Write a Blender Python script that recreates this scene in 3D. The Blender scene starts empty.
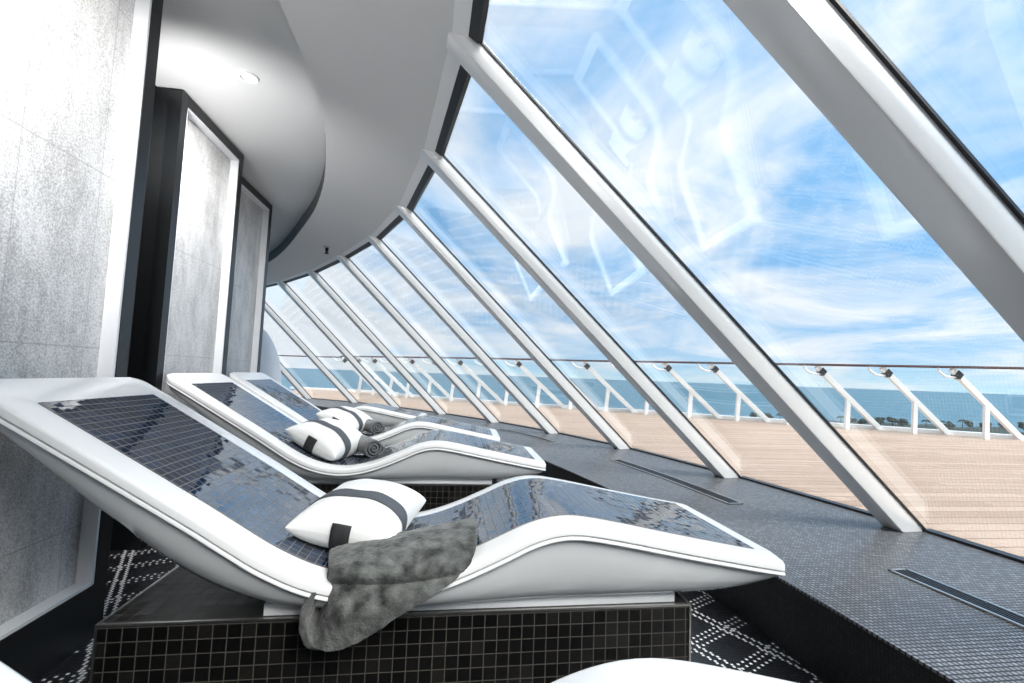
import bpy, math, random
from mathutils import Vector, Matrix, noise
random.seed(7)
S = 0.72          # metres per working unit
H = 1.36          # eye height above the interior floor, working units
C = bpy.context.scene.collection
sc = bpy.context.scene

# ------------------------------------------------------------------ materials
def newmat(name):
    m = bpy.data.materials.new(name); m.use_nodes = True
    nt = m.node_tree
    return m, nt, nt.nodes['Principled BSDF']

def plain(name, col, rough=.5, metal=0, coat=0, spec=.5, var=0, vscale=6, bump=0, bscale=60, sheen=0):
    m, nt, b = newmat(name)
    b.inputs['Base Color'].default_value = (*col, 1)
    b.inputs['Roughness'].default_value = rough
    b.inputs['Metallic'].default_value = metal
    b.inputs['Coat Weight'].default_value = coat
    b.inputs['Coat Roughness'].default_value = .06
    b.inputs['Specular IOR Level'].default_value = spec
    b.inputs['Sheen Weight'].default_value = sheen
    N = nt.nodes; L = nt.links
    if var or bump:
        tc = N.new('ShaderNodeTexCoord')
    if var:
        n = N.new('ShaderNodeTexNoise'); n.inputs['Scale'].default_value = vscale; n.inputs['Detail'].default_value = 5
        L.new(tc.outputs['Object'], n.inputs['Vector'])
        r = N.new('ShaderNodeValToRGB')
        r.color_ramp.elements[0].position = .3; r.color_ramp.elements[1].position = .7
        r.color_ramp.elements[0].color = (*[c*(1-var) for c in col], 1)
        r.color_ramp.elements[1].color = (*[min(1, c*(1+var)) for c in col], 1)
        L.new(n.outputs['Fac'], r.inputs['Fac']); L.new(r.outputs['Color'], b.inputs['Base Color'])
    if bump:
        n2 = N.new('ShaderNodeTexNoise'); n2.inputs['Scale'].default_value = bscale; n2.inputs['Detail'].default_value = 4
        L.new(tc.outputs['Object'], n2.inputs['Vector'])
        bp = N.new('ShaderNodeBump'); bp.inputs['Strength'].default_value = bump; bp.inputs['Distance'].default_value = .01
        L.new(n2.outputs['Fac'], bp.inputs['Height']); L.new(bp.outputs['Normal'], b.inputs['Normal'])
    return m

def mathn(nt, op, a, b=None, c=None):
    n = nt.nodes.new('ShaderNodeMath'); n.operation = op
    for i, v in enumerate((a, b, c)):
        if v is None: continue
        if isinstance(v, (int, float)): n.inputs[i].default_value = v
        else: nt.links.new(v, n.inputs[i])
    return n.outputs[0]

def mosaic(name, pu, pv, gu, gv, c0, c1, grout, rough=.15, tilt=.05, pattern=False, spec=.5, white=(.8,.8,.8), groutrough=.7):
    """square glass mosaic on the UV map (metres); each tile has its own tone and a slight tilt"""
    m, nt, b = newmat(name); N = nt.nodes; L = nt.links
    uv = N.new('ShaderNodeUVMap')
    sp = N.new('ShaderNodeSeparateXYZ'); L.new(uv.outputs['UV'], sp.inputs[0])
    u = mathn(nt, 'DIVIDE', sp.outputs['X'], pu); v = mathn(nt, 'DIVIDE', sp.outputs['Y'], pv)
    iu = mathn(nt, 'FLOOR', u); iv = mathn(nt, 'FLOOR', v)
    fu = mathn(nt, 'FRACT', u); fv = mathn(nt, 'FRACT', v)
    eu = mathn(nt, 'ABSOLUTE', mathn(nt, 'SUBTRACT', fu, .5)); ev = mathn(nt, 'ABSOLUTE', mathn(nt, 'SUBTRACT', fv, .5))
    g = mathn(nt, 'MAXIMUM', mathn(nt, 'GREATER_THAN', eu, .5-gu/2), mathn(nt, 'GREATER_THAN', ev, .5-gv/2))
    cb = N.new('ShaderNodeCombineXYZ'); L.new(iu, cb.inputs[0]); L.new(iv, cb.inputs[1])
    wn = N.new('ShaderNodeTexWhiteNoise'); wn.noise_dimensions = '2D'; L.new(cb.outputs[0], wn.inputs['Vector'])
    mx = N.new('ShaderNodeMix'); mx.data_type = 'RGBA'
    mx.inputs[6].default_value = (*c0, 1); mx.inputs[7].default_value = (*c1, 1)
    L.new(mathn(nt, 'POWER', wn.outputs['Value'], 2.0), mx.inputs[0])
    col = mx.outputs[2]
    if pattern:
        def band(expr, P, ks):
            a = mathn(nt, 'FLOORED_MODULO', expr, P); r = None
            for k in ks:
                c = mathn(nt, 'COMPARE', a, k, .3)
                r = c if r is None else mathn(nt, 'MAXIMUM', r, c)
            return r
        i2 = mathn(nt, 'MULTIPLY', iu, 2)
        a = band(mathn(nt, 'ADD', i2, iv), 42, (0, 1, 6, 7))
        bb = band(mathn(nt, 'SUBTRACT', iu, mathn(nt, 'MULTIPLY', iv, 2)), 34, (0, 4, 9))
        w = mathn(nt, 'MAXIMUM', a, bb)
        m2 = N.new('ShaderNodeMix'); m2.data_type = 'RGBA'
        L.new(w, m2.inputs[0]); L.new(col, m2.inputs[6]); m2.inputs[7].default_value = (*white, 1)
        col = m2.outputs[2]
    m3 = N.new('ShaderNodeMix'); m3.data_type = 'RGBA'
    L.new(g, m3.inputs[0]); L.new(col, m3.inputs[6]); m3.inputs[7].default_value = (*grout, 1)
    L.new(m3.outputs[2], b.inputs['Base Color'])
    rr = mathn(nt, 'MULTIPLY_ADD', g, groutrough-rough, rough)
    L.new(rr, b.inputs['Roughness'])
    b.inputs['Specular IOR Level'].default_value = spec
    geo = N.new('ShaderNodeNewGeometry')
    s1 = N.new('ShaderNodeVectorMath'); s1.operation = 'SUBTRACT'; L.new(wn.outputs['Color'], s1.inputs[0]); s1.inputs[1].default_value = (.5, .5, .5)
    s2 = N.new('ShaderNodeVectorMath'); s2.operation = 'SCALE'; L.new(s1.outputs[0], s2.inputs[0]); s2.inputs['Scale'].default_value = tilt*2
    s3 = N.new('ShaderNodeVectorMath'); s3.operation = 'ADD'; L.new(s2.outputs[0], s3.inputs[0]); L.new(geo.outputs['Normal'], s3.inputs[1])
    s4 = N.new('ShaderNodeVectorMath'); s4.operation = 'NORMALIZE'; L.new(s3.outputs[0], s4.inputs[0])
    L.new(s4.outputs[0], b.inputs['Normal'])
    return m

def stone_mat():
    m, nt, b = newmat('stone_tile'); N = nt.nodes; L = nt.links
    tc = N.new('ShaderNodeTexCoord')
    mp = N.new('ShaderNodeMapping'); mp.inputs['Scale'].default_value = (1, 1, .35); L.new(tc.outputs['Object'], mp.inputs[0])
    n1 = N.new('ShaderNodeTexNoise'); n1.inputs['Scale'].default_value = 9; n1.inputs['Detail'].default_value = 8; n1.inputs['Roughness'].default_value = .7
    L.new(mp.outputs[0], n1.inputs['Vector'])
    n2 = N.new('ShaderNodeTexNoise'); n2.inputs['Scale'].default_value = 170; n2.inputs['Detail'].default_value = 3
    L.new(tc.outputs['Object'], n2.inputs['Vector'])
    a = mathn(nt, 'ADD', mathn(nt, 'MULTIPLY', n1.outputs['Fac'], .5), mathn(nt, 'MULTIPLY', n2.outputs['Fac'], .5))
    r = N.new('ShaderNodeValToRGB'); r.color_ramp.elements[0].position = .40; r.color_ramp.elements[1].position = .58
    r.color_ramp.elements[0].color = (.31, .305, .30, 1); r.color_ramp.elements[1].color = (.60, .60, .60, 1)
    L.new(a, r.inputs['Fac'])
    # slab joints
    sp = N.new('ShaderNodeSeparateXYZ'); L.new(tc.outputs['Object'], sp.inputs[0])
    jz = mathn(nt, 'LESS_THAN', mathn(nt, 'FRACT', mathn(nt, 'DIVIDE', mathn(nt, 'ADD', sp.outputs['Z'], .22), .62)), .008)
    jy = mathn(nt, 'LESS_THAN', mathn(nt, 'FRACT', mathn(nt, 'DIVIDE', mathn(nt, 'ADD', sp.outputs['Y'], .1), .31)), .012)
    j = mathn(nt, 'MULTIPLY', mathn(nt, 'MAXIMUM', jz, jy), .55)
    mx = N.new('ShaderNodeMix'); mx.data_type = 'RGBA'; L.new(j, mx.inputs[0]); L.new(r.outputs[0], mx.inputs[6]); mx.inputs[7].default_value = (.25, .25, .25, 1)
    L.new(mx.outputs[2], b.inputs['Base Color']); b.inputs['Roughness'].default_value = .38
    bp = N.new('ShaderNodeBump'); bp.inputs['Strength'].default_value = .25; bp.inputs['Distance'].default_value = .004
    L.new(n2.outputs['Fac'], bp.inputs['Height']); L.new(bp.outputs[0], b.inputs['Normal'])
    return m

def deck_mat():
    m, nt, b = newmat('deck_planks'); N = nt.nodes; L = nt.links
    tc = N.new('ShaderNodeTexCoord'); sp = N.new('ShaderNodeSeparateXYZ'); L.new(tc.outputs['Object'], sp.inputs[0])
    yy = mathn(nt, 'DIVIDE', mathn(nt, 'ADD', sp.outputs['Y'], mathn(nt, 'MULTIPLY', sp.outputs['X'], .02)), .115)
    fr = mathn(nt, 'FRACT', yy); row = mathn(nt, 'FLOOR', yy)
    xs = mathn(nt, 'ADD', mathn(nt, 'DIVIDE', sp.outputs['X'], 2.4), mathn(nt, 'MULTIPLY', row, .37))
    seam = mathn(nt, 'MAXIMUM', mathn(nt, 'LESS_THAN', fr, .11), mathn(nt, 'LESS_THAN', mathn(nt, 'FRACT', xs), .003))
    cb = N.new('ShaderNodeCombineXYZ'); L.new(row, cb.inputs[0]); L.new(mathn(nt, 'FLOOR', xs), cb.inputs[1])
    wn = N.new('ShaderNodeTexWhiteNoise'); wn.noise_dimensions = '2D'; L.new(cb.outputs[0], wn.inputs['Vector'])
    n1 = N.new('ShaderNodeTexNoise'); n1.inputs['Scale'].default_value = .8; n1.inputs['Detail'].default_value = 5; L.new(tc.outputs['Object'], n1.inputs['Vector'])
    f = mathn(nt, 'ADD', mathn(nt, 'MULTIPLY', wn.outputs['Value'], .45), mathn(nt, 'MULTIPLY', n1.outputs['Fac'], .55))
    r = N.new('ShaderNodeValToRGB'); r.color_ramp.elements[0].color = (.46, .32, .225, 1); r.color_ramp.elements[1].color = (.66, .49, .37, 1)
    r.color_ramp.elements[0].position = .2; r.color_ramp.elements[1].position = .8
    L.new(f, r.inputs[0])
    mx = N.new('ShaderNodeMix'); mx.data_type = 'RGBA'; L.new(mathn(nt, 'MULTIPLY', seam, .75), mx.inputs[0]); L.new(r.outputs[0], mx.inputs[6]); mx.inputs[7].default_value = (.22, .13, .09, 1)
    L.new(mx.outputs[2], b.inputs['Base Color']); b.inputs['Roughness'].default_value = .55
    return m

def sea_mat():
    m, nt, b = newmat('sea_water'); N = nt.nodes; L = nt.links
    tc = N.new('ShaderNodeTexCoord')
    mp = N.new('ShaderNodeMapping'); mp.inputs['Scale'].default_value = (.02, .05, 1); L.new(tc.outputs['Object'], mp.inputs[0])
    n1 = N.new('ShaderNodeTexNoise'); n1.inputs['Scale'].default_value = 1.2; n1.inputs['Detail'].default_value = 8; n1.inputs['Roughness'].default_value = .65
    L.new(mp.outputs[0], n1.inputs['Vector'])
    r = N.new('ShaderNodeValToRGB'); r.color_ramp.elements[0].position = .35; r.color_ramp.elements[1].position = .68
    r.color_ramp.elements[0].color = (.07, .165, .24, 1); r.color_ramp.elements[1].color = (.13, .265, .35, 1)
    L.new(n1.outputs['Fac'], r.inputs[0]); L.new(r.outputs[0], b.inputs['Base Color'])
    b.inputs['Roughness'].default_value = .6; b.inputs['Specular IOR Level'].default_value = .15
    return m

def glass_mat(name, tint=(1, 1, 1), f0=.05, f1=.75, power=3.2):
    m = bpy.data.materials.new(name); m.use_nodes = True; nt = m.node_tree; N = nt.nodes; L = nt.links
    N.clear()
    o = N.new('ShaderNodeOutputMaterial'); t = N.new('ShaderNodeBsdfTransparent'); g = N.new('ShaderNodeBsdfGlossy')
    t.inputs[0].default_value = (*tint, 1); g.inputs['Roughness'].default_value = .0; g.inputs['Color'].default_value = (1, 1, 1, 1)
    lw = N.new('ShaderNodeLayerWeight'); lw.inputs[0].default_value = .5
    f = mathn(nt, 'MULTIPLY_ADD', mathn(nt, 'POWER', lw.outputs['Facing'], power), f1, f0)
    mx = N.new('ShaderNodeMixShader'); L.new(f, mx.inputs[0]); L.new(t.outputs[0], mx.inputs[1]); L.new(g.outputs[0], mx.inputs[2])
    L.new(mx.outputs[0], o.inputs[0])
    return m

M = {}
M['white_gloss'] = plain('white_gelcoat', (.80, .80, .80), .22, coat=.5)
M['hull'] = plain('white_hull_gelcoat', (.62, .63, .64), .10, coat=1.0)
M['white_frame'] = plain('white_frame_paint', (.74, .75, .77), .35, var=.05, vscale=3)
M['black_frame'] = plain('black_frame_lacquer', (.006, .007, .008), .35)
M['black_side'] = plain('black_side_lacquer', (.005, .006, .007), .5)
M['stone'] = stone_mat()
M['mullion'] = plain('painted_steel', (.86, .86, .86), .36, metal=.4, coat=.3, bump=.05, bscale=40)
M['gasket'] = plain('black_gasket', (.008, .009, .012), .35)
M['header'] = plain('header_trim_white', (.90, .91, .92), .4)
M['ceil'] = plain('ceiling_paint', (.74, .74, .74), .55, bump=.02, bscale=300)
M['tray'] = plain('tray_ceiling_paint', (.72, .72, .715), .5)
M['fascia'] = plain('fascia_paint', (.16, .16, .165), .6, spec=.2)
M['wall'] = plain('dark_wall_paint', (.012, .012, .013), .6)
M['backwall'] = plain('dark_back_wall', (.10, .10, .10), .6)
M['metal'] = plain('brushed_trim_metal', (.62, .60, .57), .3, metal=1)
M['darkmetal'] = plain('dark_metal', (.02, .02, .022), .4, metal=.5)
M['deck'] = deck_mat(); M['sea'] = sea_mat()
M['glass'] = glass_mat('window_glass', (.975, .99, .99), .035, .55, 2.6)
M['rail_glass'] = glass_mat('rail_glass', (.93, .975, .985), .02, .3, 3)
M['rail_wood'] = plain('varnished_rail', (.05, .014, .010), .3)
M['post'] = plain('white_post_paint', (.82, .83, .84), .4)
M['fabric'] = plain('white_cotton', (.72, .72, .71), .85, bump=.25, bscale=22, sheen=.2)
M['band'] = plain('charcoal_band', (.075, .082, .095), .8, bump=.1, bscale=300)
M['tag'] = plain('black_tag', (.02, .02, .022), .7)
M['towel'] = plain('grey_plush', (.07, .073, .070), .95, var=.95, vscale=27, bump=.35, bscale=200, sheen=.25)
M['towel_dark'] = plain('charcoal_towel', (.085, .09, .095), .95, var=.35, vscale=30, bump=.6, bscale=200, sheen=.4)
M['land'] = plain('shore_green', (.03, .05, .045), .9, var=.4, vscale=.05)
M['tree'] = plain('tree_green', (.02, .04, .035), .9)
M['lounge_tile'] = lt = mosaic('lounger_mosaic', .0268, .0268, .10, .08, (.005, .012, .030), (.014, .036, .080), (.055, .05, .046), .04, .012, spec=.9)
lt.node_tree.nodes['Principled BSDF'].inputs['IOR'].default_value = 2.15
M['base_tile'] = mosaic('base_mosaic', .0345, .0345, .075, .075, (.003, .003, .003), (.010, .0095, .009), (.06, .054, .047), .3, .03, spec=.3)
M['ledge_tile'] = mosaic('ledge_mosaic', .0165, .0165, .34, .34, (.18, .185, .20), (.28, .29, .31), (.012, .012, .015), .25, .05, spec=.7)
M['ledge_face'] = mosaic('ledge_face_mosaic', .0125, .0125, .2, .2, (.006, .006, .007), (.02, .02, .022), (.012, .012, .013), .35, .04)
M['floor'] = mosaic('floor_mosaic', .0120, .0120, .2, .2, (.006, .006, .008), (.02, .02, .024), (.002, .002, .003), .3, .04, pattern=True)

# ------------------------------------------------------------------ mesh helper
class MB:
    def __init__(s): s.v = []; s.f = []; s.uv = {}
    def add(s, vs, fs, uvs=None):
        o = len(s.v); s.v += [tuple(p) for p in vs]
        for i, f in enumerate(fs):
            if uvs: s.uv[len(s.f)] = uvs[i]
            s.f.append(tuple(j+o for j in f))
        return s
    def box(s, x0, x1, y0, y1, z0, z1):
        vs = [(x0,y0,z0),(x1,y0,z0),(x1,y1,z0),(x0,y1,z0),(x0,y0,z1),(x1,y0,z1),(x1,y1,z1),(x0,y1,z1)]
        return s.add(vs, [(0,3,2,1),(4,5,6,7),(0,1,5,4),(1,2,6,5),(2,3,7,6),(3,0,4,7)])
    def hull8(s, b, t):     # prism between two polygons with the same count
        n = len(b)
        fs = [tuple(range(n-1, -1, -1)), tuple(range(n, 2*n))]
        fs += [(i, (i+1) % n, n+(i+1) % n, n+i) for i in range(n)]
        return s.add(list(b)+list(t), fs)
    def tube(s, pts, r, n=10, cap=True, close=False, rx=None):
        pts = [Vector(p) for p in pts]; rings = []; m = len(pts)
        up = Vector((0, 0, 1))
        for i, p in enumerate(pts):
            if close: d = pts[(i+1) % m]-pts[i-1]
            else: d = pts[min(i+1, m-1)]-pts[max(i-1, 0)]
            d.normalize()
            a = d.cross(up)
            if a.length < 1e-4: a = d.cross(Vector((1, 0, 0)))
            a.normalize(); b = a.cross(d)
            rr = r[i] if isinstance(r, (list, tuple)) else r
            rings.append([p+a*math.cos(t)*(rx or rr)+b*math.sin(t)*rr for t in [2*math.pi*k/n for k in range(n)]])
        s.rings(rings, cap, close); return s
    def rings(s, rings, cap=True, close=False):
        n = len(rings[0]); vs = [p for r in rings for p in r]; fs = []
        m = len(rings)
        for i in range(m if close else m-1):
            j = (i+1) % m
            for k in range(n):
                fs.append((i*n+k, i*n+(k+1) % n, j*n+(k+1) % n, j*n+k))
        if cap and not close:
            fs.append(tuple(range(n-1, -1, -1))); fs.append(tuple((m-1)*n+k for k in range(n)))
        return s.add(vs, fs)
    def lathe(s, prof, cx, cy, n=32):
        return s.rings([[(cx+r*math.cos(2*math.pi*k/n), cy+r*math.sin(2*math.pi*k/n), z) for k in range(n)] for r, z in prof])

def link(o, parent=None):
    C.objects.link(o)
    if parent: o.parent = parent
    return o

def build(name, mb, mat, parent=None, local=False, origin=None, smooth=None, bevel=0, subsurf=0, flipfix=True):
    """mb in working units (world, or local to the parent when local=True) -> mesh object in metres"""
    me = bpy.data.meshes.new(name)
    if local: vs = [(x*S, y*S, z*S) for x, y, z in mb.v]; org = Vector((0, 0, 0))
    else:
        vs = [(x*S, y*S, (z+H)*S) for x, y, z in mb.v]
        if parent is not None: org = parent.matrix_basis.translation.copy()
        elif origin is not None: org = Vector((origin[0]*S, origin[1]*S, (origin[2]+H)*S))
        else: org = Vector((0, 0, 0))
        vs = [(x-org.x, y-org.y, z-org.z) for x, y, z in vs]
    me.from_pydata(vs, [], mb.f)
    if flipfix:
        import bmesh
        bm = bmesh.new(); bm.from_mesh(me); bmesh.ops.recalc_face_normals(bm, faces=bm.faces)
        bm.to_mesh(me); bm.free()
    me.update()
    uvl = me.uv_layers.new(name='UVMap')
    for p in me.polygons:
        cu = mb.uv.get(p.index)
        if cu is not None:
            base = {v: cu[i] for i, v in enumerate(mb.f[p.index])}
            for li in p.loop_indices:
                uvl.data[li].uv = base[me.loops[li].vertex_index]
        else:
            n = p.normal; ax = max(range(3), key=lambda k: abs(n[k]))
            for li in p.loop_indices:
                c = me.vertices[me.loops[li].vertex_index].co
                uvl.data[li].uv = ((c.y, c.z) if ax == 0 else (c.x, c.z) if ax == 1 else (c.x, c.y))
    me.materials.append(mat)
    if smooth is not None:
        for p in me.polygons: p.use_smooth = True
        me.set_sharp_from_angle(angle=math.radians(smooth))
    o = bpy.data.objects.new(name, me); link(o, parent)
    if parent is None and not local: o.location = org
    if bevel:
        b = o.modifiers.new('bevel', 'BEVEL'); b.width = bevel; b.segments = 3; b.limit_method = 'ANGLE'; b.angle_limit = math.radians(35)
        for p in me.polygons: p.use_smooth = True
        me.set_sharp_from_angle(angle=math.radians(50))
        b.harden_normals = True
    if subsurf:
        b = o.modifiers.new('sub', 'SUBSURF'); b.levels = subsurf; b.render_levels = subsurf
    return o

def tag(o, label=None, cat=None, group=None, kind=None):
    if label: o['label'] = label
    if cat: o['category'] = cat
    if group: o['group'] = group
    if kind: o['kind'] = kind
    return o
def empty(name, x, y, z, rz=0):
    o = bpy.data.objects.new(name, None); o.empty_display_size = .1
    o.location = (x*S, y*S, (z+H)*S); o.rotation_euler = (0, 0, rz); C.objects.link(o); return o
def copy_tree(o, parent=None):
    c = o.copy(); C.objects.link(c)
    if parent is not None: c.parent = parent
    for ch in list(o.children): copy_tree(ch, c)
    return c

def interp(pts, x):
    """smooth (catmull/hermite) interpolation of (x,z) list"""
    if x <= pts[0][0]: return pts[0][1]
    if x >= pts[-1][0]: return pts[-1][1]
    for i in range(len(pts)-1):
        if pts[i][0] <= x <= pts[i+1][0]: break
    x0, y0 = pts[i]; x1, y1 = pts[i+1]; h = x1-x0; t = (x-x0)/h
    def sl(j):
        a = pts[max(j-1, 0)]; b = pts[min(j+1, len(pts)-1)]
        return (b[1]-a[1])/(b[0]-a[0])
    m0 = sl(i)*h; m1 = sl(i+1)*h
    return (2*t**3-3*t*t+1)*y0+(t**3-2*t*t+t)*m0+(-2*t**3+3*t*t)*y1+(t**3-t*t)*m1

def smoothpath(pts, n=8):
    out = []
    for i in range(len(pts)-1):
        p = [Vector(pts[max(i-1, 0)]), Vector(pts[i]), Vector(pts[i+1]), Vector(pts[min(i+2, len(pts)-1)])]
        for k in range(n):
            t = k/n
            out.append(.5*((2*p[1])+(-p[0]+p[2])*t+(2*p[0]-5*p[1]+4*p[2]-p[3])*t*t+(-p[0]+3*p[1]-3*p[2]+p[3])*t**3))
    out.append(Vector(pts[-1])); return out

# ------------------------------------------------------------------ plan curves
HC = 1.95; TR = 2.14
BASE = [(3.47,-3.9),(3.52,-2.2),(3.53,-.5),(3.50,1.23),(3.433,2.909),(3.165,4.605),(2.71,6.45),(2.05,8.08),(1.18,9.75),(.07,11.45),(-1.20,13.1),(-2.6,14.7),(-4.3,16.0),(-6.2,17.1)]
TOP  = [(.10,-3.3),(.14,-1.84),(.145,-.38),(.13,1.098),(.075,2.551),(-.15,4.0),(-.52,5.5),(-1.07,6.86),(-1.79,8.18),(-2.69,9.64),(-3.76,11.08),(-4.95,12.4),(-6.3,13.6),(-7.8,14.6)]
def tang(P, i):
    a = Vector(P[max(i-1, 0)]); b = Vector(P[min(i+1, len(P)-1)]); return (b-a).normalized()
NB = len(BASE)

# ------------------------------------------------------------------ floor, walls
mb = MB().box(-9, 3.0, -4, 18, -1.42, -1.36)
tag(build('floor', mb, M['floor']), kind='structure')
# raised tiled ledge following the glass
inner = []
bs = smoothpath([(*p, 0) for p in BASE], 6)
for i, p in enumerate(bs):
    t = (bs[min(i+1, len(bs)-1)]-bs[max(i-1, 0)]).normalized(); nrm = Vector((t.y, -t.x, 0))
    inner.append(p-nrm*1.70)
outer = []
for i, p in enumerate(bs):
    t = (bs[min(i+1, len(bs)-1)]-bs[max(i-1, 0)]).normalized(); nrm = Vector((t.y, -t.x, 0))
    outer.append(p+nrm*.05)
def strip_solid(A, B, z0, z1, z1b=None):
    m = MB(); n = len(A)
    vs = []
    for a, b in zip(A, B): vs += [(a.x, a.y, z0), (b.x, b.y, z0), (b.x, b.y, z1), (a.x, a.y, z1)]
    fs = []
    for i in range(n-1):
        o = 4*i; q = o+4
        fs += [(o+3, o+2, q+2, q+3), (o, q, q+1, o+1), (o, o+3, q+3, q), (o+1, q+1, q+2, o+2)]
    fs += [(0, 1, 2, 3), (4*n-4, 4*n-1, 4*n-2, 4*n-3)]
    return m.add(vs, fs)
led = strip_solid(inner, outer, -1.012, -1.0)
o = build('trim_1', led, M['ledge_tile']); tag(o, kind='structure')
in2 = []
for i, p in enumerate(inner):
    t = (inner[min(i+1, len(inner)-1)]-inner[max(i-1, 0)]).normalized(); in2.append(p+Vector((t.y, -t.x, 0))*.012)
o = build('trim_2', strip_solid(in2, outer, -1.36, -1.013), M['ledge_face']); tag(o, kind='structure')
# metal-edged grilles let into the ledge
def vent(path, half, name, label):
    root = empty(name, path[0][0], path[0][1], -1.0); tag(root, label, 'floor vent', 'linear grilles in the tiled ledge')
    P = smoothpath([(*p, 0) for p in path], 4)
    def off(d):
        r = []
        for i, p in enumerate(P):
            t = (P[min(i+1, len(P)-1)]-P[max(i-1, 0)]).normalized(); r.append(p+Vector((t.y, -t.x, 0))*d)
        return r
    build('backing', strip_solid(off(-half), off(half), -1.002, -.997), M['gasket'], root)
    f = strip_solid(off(-half), off(-half+.014), -.999, -.990)
    g = strip_solid(off(half-.014), off(half), -.999, -.990); f.add(g.v, g.f)
    for a in (0, -1):
        p = P[a]; q = P[1] if a == 0 else P[-2]; t = (q-p).normalized(); nn = Vector((t.y, -t.x, 0))
        c = [p-nn*half, p+nn*half, p+nn*half+t*.014, p-nn*half+t*.014]
        f.hull8([(v.x, v.y, -.999) for v in c], [(v.x, v.y, -.990) for v in c])
    build('edge_frame', f, M['metal'], root)
    s = MB()
    for d in [half*(-.68+.34*k) for k in range(5)]:
        z = strip_solid(off(d-.006), off(d+.006), -.998, -.992); s.add(z.v, z.f)
    build('slats', s, M['darkmetal'], root)
vent([(2.53,2.30),(2.56,1.6),(2.56,.6),(2.55,-.2)], .062, 'floor_vent', 'long dark grille in the ledge, nearest at lower right edge of picture')
vent([(2.44,3.60),(2.33,4.55),(2.13,5.56)], .072, 'floor_vent', 'long dark grille in the ledge beside the second lounger foot')
vent([(1.66,7.05),(1.40,7.8),(1.03,8.55)], .065, 'floor_vent', 'farthest small dark grille in the ledge beyond the second lounger foot')

# wall behind panels, back wall, ceiling
wall = smoothpath([(-1.95,-3.9,0),(-1.97,-1,0),(-2.0,1.5,0),(-2.25,3.4,0),(-2.62,5,0),(-3.0,6.3,0),(-4.2,7.4,0),(-6,8.4,0),(-8.6,9.2,0)], 6)
wall2 = [p+Vector((-.2, .03, 0)) for p in wall]
tag(build('wall_left', strip_solid(wall2, wall, -1.36, 2.2), M['wall']), kind='structure')
tag(build('wall_back', MB().box(-3.0, 4.3, -4.1, -3.9, -1.36, 2.4), M['backwall']), kind='structure')

def panel(X, y0, y1, label):
    z0, z1 = -1.36, 2.125
    r = empty('wall_panel', X, (y0+y1)/2, z0); tag(r, label, 'wall panel', 'framed stone wall panels')
    D = .34
    build('carcass', MB().box(X-D, X-.097, y0, y1, z0, z1), M['black_side'], r)
    w = .085; zb = z0+.27; zt = z1-.085
    f = MB()
    f.box(X-.097, X, y0, y0+w-.002, z0, z1); f.box(X-.097, X, y1-w+.002, y1, z0, z1)
    f.box(X-.097, X, y0+w-.002, y1-w+.002, z0, zb-.002); f.box(X-.097, X, y0+w-.002, y1-w+.002, zt+.002, z1)
    build('outer_frame', f, M['black_frame'], r)
    dp = .076; e = .012
    g = MB()
    a = (y0+w, y1-w)
    g.box(X-dp-.02, X-.004, a[1]-e, a[1]+.002, zb, zt); g.box(X-dp-.02, X-.004, a[0]-.002, a[0]+e, zb, zt)
    g.box(X-dp-.02, X-.004, a[0]+e, a[1]-e, zb-.002, zb+e); g.box(X-dp-.02, X-.004, a[0]+e, a[1]-e, zt-e, zt+.002)
    build('inner_frame', g, M['white_frame'], r)
    build('stone_slab', MB().box(X-dp-.015, X-dp, a[0]+e, a[1]-e, zb+e, zt-e), M['stone'], r)
panel(-1.648, -.9, 2.675, 'large framed grey stone panel at left edge, behind the nearest lounger head')
panel(-2.13, 3.78, 4.88, 'middle framed stone panel with black surround behind the second lounger')
panel(-2.37, 5.30, 6.35, 'narrow farthest framed stone panel, beyond the middle one')

# ceiling ring and raised tray
tray_edge = smoothpath([(-.95,-3.9,0),(-.95,-1,0),(-.95,1.2,0),(-.97,2.48,0),(-.98,2.86,0),(-1.01,3.39,0),(-1.11,4.0,0),(-1.43,5.16,0),(-2.0,6.52,0),(-3.34,9.04,0),(-5.0,11.0,0),(-7.6,13.0,0)], 6)
tin = []
for i, (b, t) in enumerate(zip(BASE, TOP)):
    d = (Vector(b)-Vector(t)).normalized(); p = Vector(t)-d*.115; tin.append((p.x, p.y, 0))
def resample(P, n):
    L = [0]
    for a, b in zip(P, P[1:]): L.append(L[-1]+(b-a).length)
    out = []; j = 0
    for k in range(n):
        s = L[-1]*k/(n-1)
        while j < len(P)-2 and L[j+1] < s: j += 1
        t = (s-L[j])/max(1e-9, L[j+1]-L[j]); out.append(P[j].lerp(P[j+1], min(1, max(0, t))))
    return out
ring_out = [Vector(p) for p in tin]
A = resample(tray_edge, 90); B = resample(ring_out, 90)
# keep polygon corners of the outer edge by inserting them
tag(build('ceiling', strip_solid(A, B, HC, HC+.05), M['ceil']), kind='structure')
A2 = [p+Vector((.0, 0, 0)) for p in A]
# fascia: rounded drop edge between tray and ring
fas = MB(); rings = []
for i, p in enumerate(A):
    t = (A[min(i+1, 89)]-A[max(i-1, 0)]).normalized(); n = Vector((t.y, -t.x, 0))
    prof = [(0.03, HC+.002), (.004, HC+.006), (-.004, HC+.02), (-.004, TR), (.03, TR)]
    rings.append([(p.x+n.x*a, p.y+n.y*a, z) for a, z in prof])
fas.rings(rings)
tag(build('trim_3', fas, M['fascia'], smooth=40), kind='structure')
tag(build('wall_ceiling_tray', strip_solid([p+Vector((-6, 0, 0)) for p in A], [p+Vector((.02, 0, 0)) for p in A], TR, TR+.06), M['tray']), kind='structure').name = 'ceiling_tray'

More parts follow.
